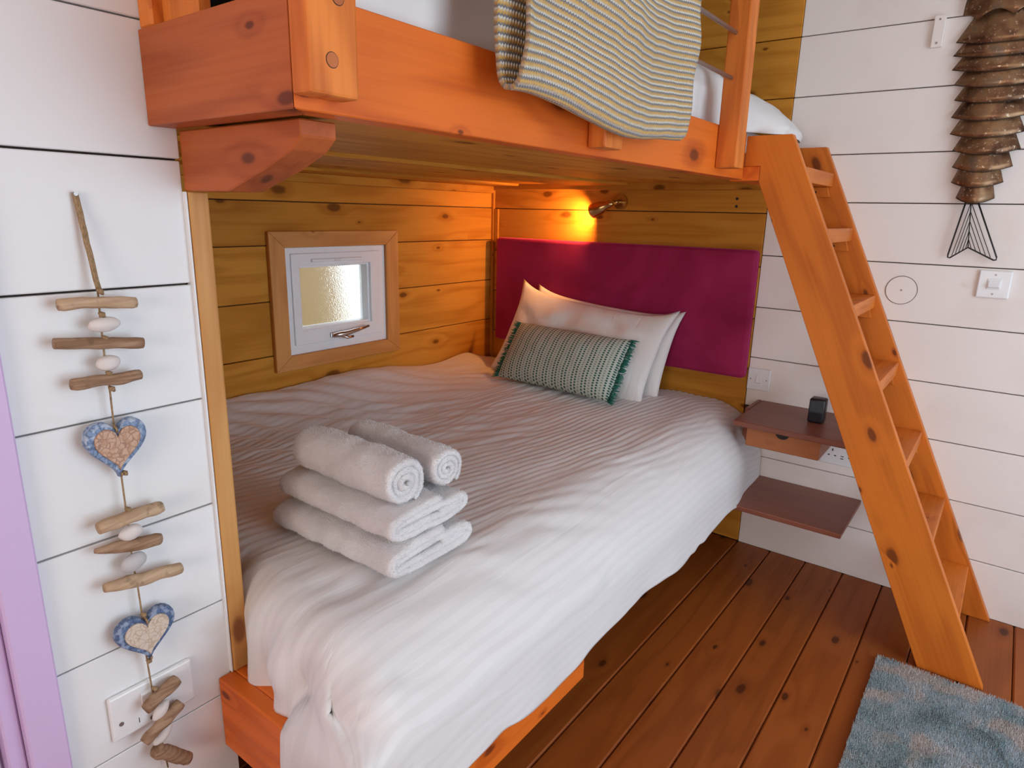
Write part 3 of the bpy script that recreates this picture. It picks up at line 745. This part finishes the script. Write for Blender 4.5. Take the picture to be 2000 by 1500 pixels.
# ================================================================== BEDSIDE SHELF
bs = empty('bedside_shelf', (1.57, -.17, .3), 'reddish brown two tier bedside shelf fixed to the white wall', 'shelf')
prism('shelf', [(1.376, -.338), (1.766, -.350), (1.766, -.002), (1.376, -.002)], 'Z', .600, .620, 'walnut', bs, .003, 2)
box('shelf', 1.374, 1.772, -.352, -.002, .291, .310, 'walnut', bs, .003, 2)
box('side_panel', 1.3575, 1.3735, -.155, -.002, .25, .620, 'walnut', bs, .002)
dw = box('drawer', 1.418, 1.664, -.312, -.035, .528, .5995, 'drawer', bs, .003)
# half-round finger pull cut in the top of the front
bm = bmesh.new(); n = 14
A = [bm.verts.new((1.540+.022*cos(pi+pi*i/n), -.3128, .594+.018*sin(pi+pi*i/n))) for i in range(n+1)]; B = [bm.verts.new((v.co.x, -.3116, v.co.z)) for v in A]
bm.faces.new(A); bm.faces.new(B[::-1])
for i in range(n+1): bm.faces.new((A[i], B[i], B[(i+1) % (n+1)], A[(i+1) % (n+1)]))
bmesh.ops.recalc_face_normals(bm, faces=bm.faces[:]); from_bm('finger_pull', bm, 'hole', dw)
sp = empty('tabletop_device', (1.61, -.17, .62), 'small black upright cuboid device standing on the bedside shelf', 'device')
b1 = box('body', 1.585, 1.637, -.190, -.140, .6205, .708, 'black', sp, .007, 3, True)
box('screen', 1.589, 1.633, -.1912, -.1895, .628, .701, 'black', sp, .0006)
bpy.data.objects['screen'].data.materials[0] = plain('glossy_black_screen', (.02, .022, .026), .08) if True else None

# ================================================================== SOCKETS AND SWITCHES
def plate_back(name, label, cat, x0, x1, z0, z1):
    e = empty(name, ((x0+x1)/2, 0, z0), label, cat)
    box('plate', x0, x1, -.0105, -.0015, z0, z1, 'plastic', e, .0035, 2)
    return e
e = plate_back('light_switch', 'square white light switch on the wall beside the metal fish', 'switch', 1.994, 2.080, 1.084, 1.170)
box('rocker_surround', 2.018, 2.056, -.0125, -.0105, 1.112, 1.144, 'plastic', e, .001)
prism('rocker', [(-.0125, 1.115), (-.0215, 1.119), (-.0125, 1.141)], 'X', 2.022, 2.052, 'plastic', e, .0008)
for z in (1.097, 1.157): disc('screw', (2.037, -.0105, z), (0, -1, 0), .0032, .0008, 'screw', e, 10)
e = plate_back('light_switch', 'square white light switch beside the lower corner of the plum headboard', 'switch', 1.3095, 1.3955, .658, .744)
prism('rocker', [(-.0105, .685), (-.0165, .688), (-.0115, .717), (-.0105, .717)], 'X', 1.343, 1.362, 'plastic', e, .0006)
for x_ in (1.322, 1.383): disc('screw', (x_, -.0105, .701), (0, -1, 0), .0028, .0008, 'screw', e, 10)
e = plate_back('wall_socket', 'white socket under the bedside shelf, half hidden behind drawer and ladder', 'socket', 1.612, 1.758, .425, .511)
for cx in (1.652, 1.722):
    for dx, dz, w_, h_ in ((0, .010, .004, .009), (-.011, -.011, .007, .004), (.011, -.011, .007, .004)):
        box('pin_slot', cx+dx-w_/2, cx+dx+w_/2, -.0112, -.0104, .472+dz-h_/2, .472+dz+h_/2, 'hole', e, 0)
for dz in (0, .009): box('charge_slot', 1.682, 1.692, -.0112, -.0104, .452+dz, .455+dz, 'hole', e, 0)
# double switch-socket on the left wall behind the driftwood
e = empty('wall_socket', (XW, -2.18, .42), 'white double plate with rocker switch behind the driftwood garland', 'socket')
box('plate', XW+.001, XW+.011, -2.254, -2.112, .421, .507, 'plastic', e, .004, 2)
prism('rocker', [(XW+.011, .458), (XW+.011, .492), (XW+.0165, .489), (XW+.012, .459)], 'Y', -2.204, -2.186, 'plastic', e, .0006)
for y_, z_ in ((-2.239, .452), (-2.190, .433)): disc('screw', (XW+.011, y_, z_), (1, 0, 0), .004, .0008, 'screw', e, 10)
box('slot', XW+.0108, XW+.0115, -2.2115, -2.2105, .436, .446, 'hole', e, 0)
# round cover plate painted over, small cleat
e = empty('round_cover_plate', (1.785, 0, 1.04), 'round blanking plate painted over on the white wall beside the ladder', 'cover plate')
disc('plate_rim', (1.785, -.0012, 1.087), (0, -1, 0), .0480, .0012, 'dark_gap', e, 40)
disc('plate', (1.785, -.0014, 1.087), (0, -1, 0), .0462, .0016, 'cream', e, 40)
disc('screw', (1.785, -.003, 1.087), (0, -1, 0), .0035, .0006, 'screw', e, 10)
e = empty('wall_cleat', (1.77, 0, 1.84), 'small white painted cleat with two screws high on the white wall', 'cleat')
box('strip', 1.752, 1.784, -.0145, -.0015, 1.841, 1.932, 'cream', e, .0025, 2)
for z in (1.853, 1.920): disc('screw', (1.768, -.0146, z), (0, -1, 0), .0033, .0008, 'screw', e, 10)

# ================================================================== READING LAMP
e = empty('reading_lamp', (.69, 0, 1.36), 'small antique brass reading spotlight above the plum headboard', 'lamp')
disc('base', (.700, -.0035, 1.367), (0, -1, 0), .031, .014, 'brass', e, 28, .004)
tube('arm', [(.700, -.017, 1.367), (.699, -.040, 1.366), (.690, -.058, 1.363)], [.011, .0085, .0085], 'brass', e, 14)
disc('joint', (.690, -.075, 1.361), (0, 1, 0), .012, .028, 'brass', e, 18, .003)
hdp = Vector((-.93, .06, -.34)).normalized(); h0 = Vector((.690, -.066, 1.361))
lampo = tube('lamp_head', [h0-hdp*.004, h0+hdp*.012, h0+hdp*.034, h0+hdp*.040, h0+hdp*.062, h0+hdp*.098, h0+hdp*.104, h0+hdp*.1035, h0+hdp*.075],
     [.011, .015, .016, .021, .028, .031, .030, .027, .020], 'brass', e, 24)
tube('bulb', [h0+hdp*.076, h0+hdp*.086, h0+hdp*.094], [.006, .014, .009], 'bulb', lampo, 14)
ll = bpy.data.lights.new('lamp_light', 'SPOT'); ll.energy = 16.0; ll.color = (1, .44, .12); ll.spot_size = radians(150); ll.spot_blend = .9; ll.shadow_soft_size = .014
lo = bpy.data.objects.new('lamp_light', ll); COL.objects.link(lo); lo.location = h0+hdp*.108
lo.rotation_euler = hdp.to_track_quat('-Z', 'Y').to_euler()

# ================================================================== METAL FISH
fi = empty('metal_fish', (1.945, -.03, 1.2), 'patinated copper fish with overlapping scales hanging head up on the white wall', 'wall art')
rows = [(1.912, .125), (1.838, .128), (1.800, .124), (1.760, .118), (1.716, .112), (1.672, .105), (1.622, .099), (1.573, .095), (1.524, .086), (1.474, .077), (1.428, .067), (1.381, .050)]
def fish_plate(zb, hw, hgt, cxx, sag, idx):
    NU, NV = 20, 5
    def f(u, v):
        s = u*2-1; wv = hw*(1-.30*(1-v)) if False else hw*(1 - .34*v)
        x = cxx + s*wv
        z = zb + hgt*v + sag*(s*s)*(1-v) - sag*.5*(1-v)
        yy = -.016 - .034*(1-s*s) + .012*v - idx*.0006
        return (x, yy, z)
    o = grid_mesh('scale', f, NU, NV, 'copper', fi); solidify(o, .0016, 0)
    bm = bmesh.new(); bm_tube(bm, [f(i/20, 0) for i in range(21)], .0013, 5); from_bm('scale_rim', bm, 'copper_edge', o, True)
    return o
for i, (zb, hw) in enumerate(rows):
    if i == 0: continue
    fish_plate(zb, hw, .075 if i > 1 else .09, 1.945+.004*sin(i*1.7), .018, i)
def fhead(u, v):
    s = u*2-1; wv = .128*(1-.85*v**2.2); z = 1.900+.30*v + (.020*abs(sin(s*pi*1.5)) if v < .02 else 0)
    return (1.955+s*wv, -.018-.040*(1-s*s)*(1-.5*v), z)
hh = grid_mesh('head', fhead, 24, 14, 'copper', fi); solidify(hh, .0018, 0)
for s in (-1, 1): disc('eye', (1.955+s*.03, -.052, 2.06), (0, -1, 0), .012, .004, 'copper_edge', hh, 16)
tp = [(1.924, -.022, 1.385), (1.901, -.020, 1.212), (1.902, -.020, 1.204), (1.907, -.020, 1.203), (1.951, -.022, 1.238), (2.024, -.020, 1.202), (2.030, -.020, 1.204), (2.030, -.020, 1.211), (1.951, -.022, 1.385)]
tl = tube('tail_frame', tp, .0024, 'iron', fi, 8)
tube('tail_wire', [(1.936, -.022, 1.385), (1.951, -.022, 1.238)], .0016, 'iron', tl, 6)
mid = lambda q: Vector((1.936, -.022, 1.385)).lerp(Vector((1.951, -.022, 1.238)), q)
for q, r in ((.05, .18), (.25, .36), (.45, .54), (.65, .72), (.82, .88)):
    tube('tail_wire', [mid(q), Vector((1.903, -.020, 1.204)).lerp(Vector((1.951, -.022, 1.238)), r)], .0011, 'iron', tl, 5)
    tube('tail_wire', [mid(q), Vector((2.028, -.020, 1.204)).lerp(Vector((1.951, -.022, 1.238)), r)], .0011, 'iron', tl, 5)

# ================================================================== DRIFTWOOD GARLAND
ga = empty('driftwood_garland', (1.01, -2.19, .32), 'hanging garland of driftwood, pebbles and two painted hearts on jute cord', 'garland')
XG = 1.012
def cordpts(a, b, n=6, wob=.0012):
    a, b = Vector(a), Vector(b); return [a.lerp(b, i/n)+Vector((wob*nz(i, a.z*9), wob*nz(i+5, b.z*7), 0)) for i in range(n+1)]
tube('cord', cordpts((XW+.004, -2.197, 1.324), (XG, -2.189, 1.188), 10), [.0030]*11, 'cord', ga, 7)
tube('cord', cordpts((XW+.004, -2.194, 1.324), (XG, -2.187, 1.188), 10), [.0028]*11, 'cord', ga, 7)
disc('nail', (XW+.001, -2.196, 1.324), (1, 0, 0), .003, .008, 'screw', ga, 8)
main = [(-2.188, 1.19), (-2.190, 1.14), (-2.191, 1.08), (-2.190, 1.03), (-2.191, .975), (-2.190, .905), (-2.190, .83), (-2.190, .79), (-2.191, .745), (-2.188, .70), (-2.187, .64), (-2.189, .56), (-2.187, .49), (-2.183, .45), (-2.184, .40), (-2.178, .32)]
tube('cord', [(XG-.004, y, z) for y, z in main], [.0016]*len(main), 'cord', ga, 6)
for y, z in ((-2.188, 1.186), (-2.190, 1.152), (-2.190, 1.116), (-2.191, 1.062), (-2.190, 1.038), (-2.188, .90), (-2.190, .838), (-2.188, .645), (-2.189, .556), (-2.186, .498)):
    tube('knot', [(XG+.003, y-.003, z+.003), (XG+.008, y, z), (XG+.004, y+.003, z-.004)], [.0025, .0045, .0022], 'cord', ga, 7)
def stick(a, b, r, mat='drift', taper=0, seed=0):
    a, b = Vector((XG+.004+a[2] if len(a) > 2 else XG+.004, a[0], a[1])), Vector((XG+.004+b[2] if len(b) > 2 else XG+.004, b[0], b[1]))
    n = 14; pts = []; rad = []
    for i in range(n+1):
        q = i/n; pts.append(a.lerp(b, q)+Vector((0, 0, .003*sin(q*3+seed)*nz(q*2, seed)+.0015*nz(q*5, seed*3)))); 
        e = min(q, 1-q)
        rr = r*(.86+.12*nz(q*3, seed*1.7)) * (.90+.10*min(1, e/.03))
        if taper > 0: rr *= 1-taper*(1-sm(q, 0, .35))
        rad.append(rr)
    o = tube('driftwood_stick', pts, rad, mat, ga, 12)
    for v in o.data.vertices: v.co += Vector((nz(v.co.x*90, v.co.y*60, v.co.z*90+seed), 0, nz(v.co.x*80+4, v.co.y*55, v.co.z*80)))*r*.12
    return o
stick((-2.245, 1.172), (-2.140, 1.166), 0.0104, 'drift_pale', seed=1)
stick((-2.257, 1.117), (-2.137, 1.101), 0.0104, seed=2)
stick((-2.243, 1.054), (-2.146, 1.052), 0.0106, seed=3)
stick((-2.238, .824, .006), (-2.138, .824), 0.0122, 'drift_pale', seed=4)
stick((-2.245, .786), (-2.147, .767), 0.0120, taper=.6, seed=5)
stick((-2.241, .721, .004), (-2.119, .700), 0.0120, 'drift_pale', taper=.3, seed=6)
stick((-2.209, .476, .012), (-2.147, .492), 0.0130, seed=7)
stick((-2.218, .414, .012), (-2.146, .442), 0.0120, seed=8)
stick((-2.200, .381, .006), (-2.147, .325, .006), .0145, seed=9)
def pebble(y, z, ry, rz_, rx, tilt, mat, seed):
    bm = bmesh.new(); bmesh.ops.create_uvsphere(bm, u_segments=24, v_segments=14, radius=1)
    R = Matrix.Rotation(tilt, 3, 'X')
    for v in bm.verts:
        p = v.co.copy(); p *= 1+.10*nz(p.x*1.3, p.y*1.3, p.z*1.3+seed)
        v.co = Vector((XG+.004, y, z)) + R @ Vector((p.x*rx, p.y*ry*1.1, p.z*rz_*1.22))
    return from_bm('pebble', bm, mat, ga, True)
pebble(-2.189, 1.137, .0205, .0092, .009, .05, 'pebble', 1); pebble(-2.190, 1.078, .0155, .0098, .009, .15, 'pebble', 2)
pebble(-2.190, .797, .0165, .0105, .009, .1, 'pebble', 3); pebble(-2.191, .744, .0190, .0120, .009, .25, 'pebble_grey', 4)
pebble(-2.180, .448, .0170, .0085, .008, .75, 'pebble', 5); pebble(-2.182, .399, .0190, .0085, .008, .7, 'pebble', 6)
def heart(cy, cz, wd, ht, rot, mats, nm):
    prof = []
    for k in range(48):
        t = 2*pi*k/48; hx = 16*sin(t)**3/16; hz_ = (13*cos(t)-5*cos(2*t)-2*cos(3*t)-cos(4*t)+2.4)/14.6
        prof.append((hx, hz_))
    def place(y, z, x): 
        c_, s_ = cos(rot), sin(rot); return (x, cy+y*c_-z*s_, cz+y*s_+z*c_)
    def solid(name, sc, xa, xb, mat, par, rnd, sh=0):
        bm = bmesh.new(); layers = [(xa, 1.0), (xa+(xb-xa)*.6, 1.0), (xa+(xb-xa)*.9, 1-rnd*.5), (xb, 1-rnd*1.3)]
        rings = [[bm.verts.new(place(h*wd/2*sc*s, v_*ht/2*sc*s+sh, x)) for h, v_ in prof] for x, s in layers]
        for q, r in zip(rings, rings[1:]):
            for k in range(48): bm.faces.new((q[k], q[(k+1) % 48], r[(k+1) % 48], r[k]))
        bm.faces.new(rings[0][::-1]); bm.faces.new(rings[-1]); bmesh.ops.recalc_face_normals(bm, faces=bm.faces[:])
        return from_bm(name, bm, mat, par)
    h = solid('heart', 1, XG-.004, XG+.009, mats[0], ga, .05); solid('heart_inlay', .74, XG+.0085, XG+.0125, mats[1], h, .04, .001)
    tube('loop', [(XG+.012, cy, cz+ht*.30), (XG+.0135, cy, cz+ht*.36), (XG+.006, cy-.001, cz+ht*.42)], .0018, 'cord', h, 6)
    tube('loop', [(XG+.012, cy, cz-ht*.40), (XG+.011, cy, cz-ht*.45), (XG+.002, cy+.001, cz-ht*.50)], .0018, 'cord', h, 6)
heart(-2.194, .942, .090, .094, -.04, ('heart_blue', 'heart_tan'), 1)
heart(-2.187, .603, .097, .092, .00, ('heart_dark', 'heart_cream'), 2)

# ================================================================== RUG
RX0, RX1, RY0, RY1 = 1.945, 3.0, -1.70, -.492
rg = empty('shaggy_rug', (2.4, -1.05, 0), 'teal and grey shaggy rug lying beside the foot of the ladder', 'rug')
box('backing', RX0, RX1, RY0, RY1, .0008, .012, 'rug', rg, .003)
vs_, fs = [], []; rr = random.Random(11)
def tuft(x, y, h, lean):
    a = rr.random()*6.28; r = rr.uniform(.0013, .0021); b = len(vs_)
    for k in range(3): vs_.append((x+r*cos(a+k*2.094), y+r*sin(a+k*2.094), .010))
    vs_.append((x+lean*cos(a), y+lean*sin(a), .010+h)); fs.extend(((b, b+1, b+3), (b+1, b+2, b+3), (b+2, b, b+3)))
st = .0034; ny_ = int((RY1-RY0)/st); nx_ = int((RX1-RX0)/st)
for j in range(ny_):
    for i in range(nx_):
        x = RX0+(i+rr.random())*st; y = RY0+(j+rr.random())*st
        if x > 2.5 or y < -1.2:
            if rr.random() > .3: continue
        tuft(x, y, rr.uniform(.010, .015)*(1+.2*nz(x*30, y*30)), rr.uniform(.0005, .004))
me = bpy.data.meshes.new('pile'); me.from_pydata(vs_, [], fs); pl = link('pile', me, 'rug', rg); pl['kind'] = 'stuff'

settle()
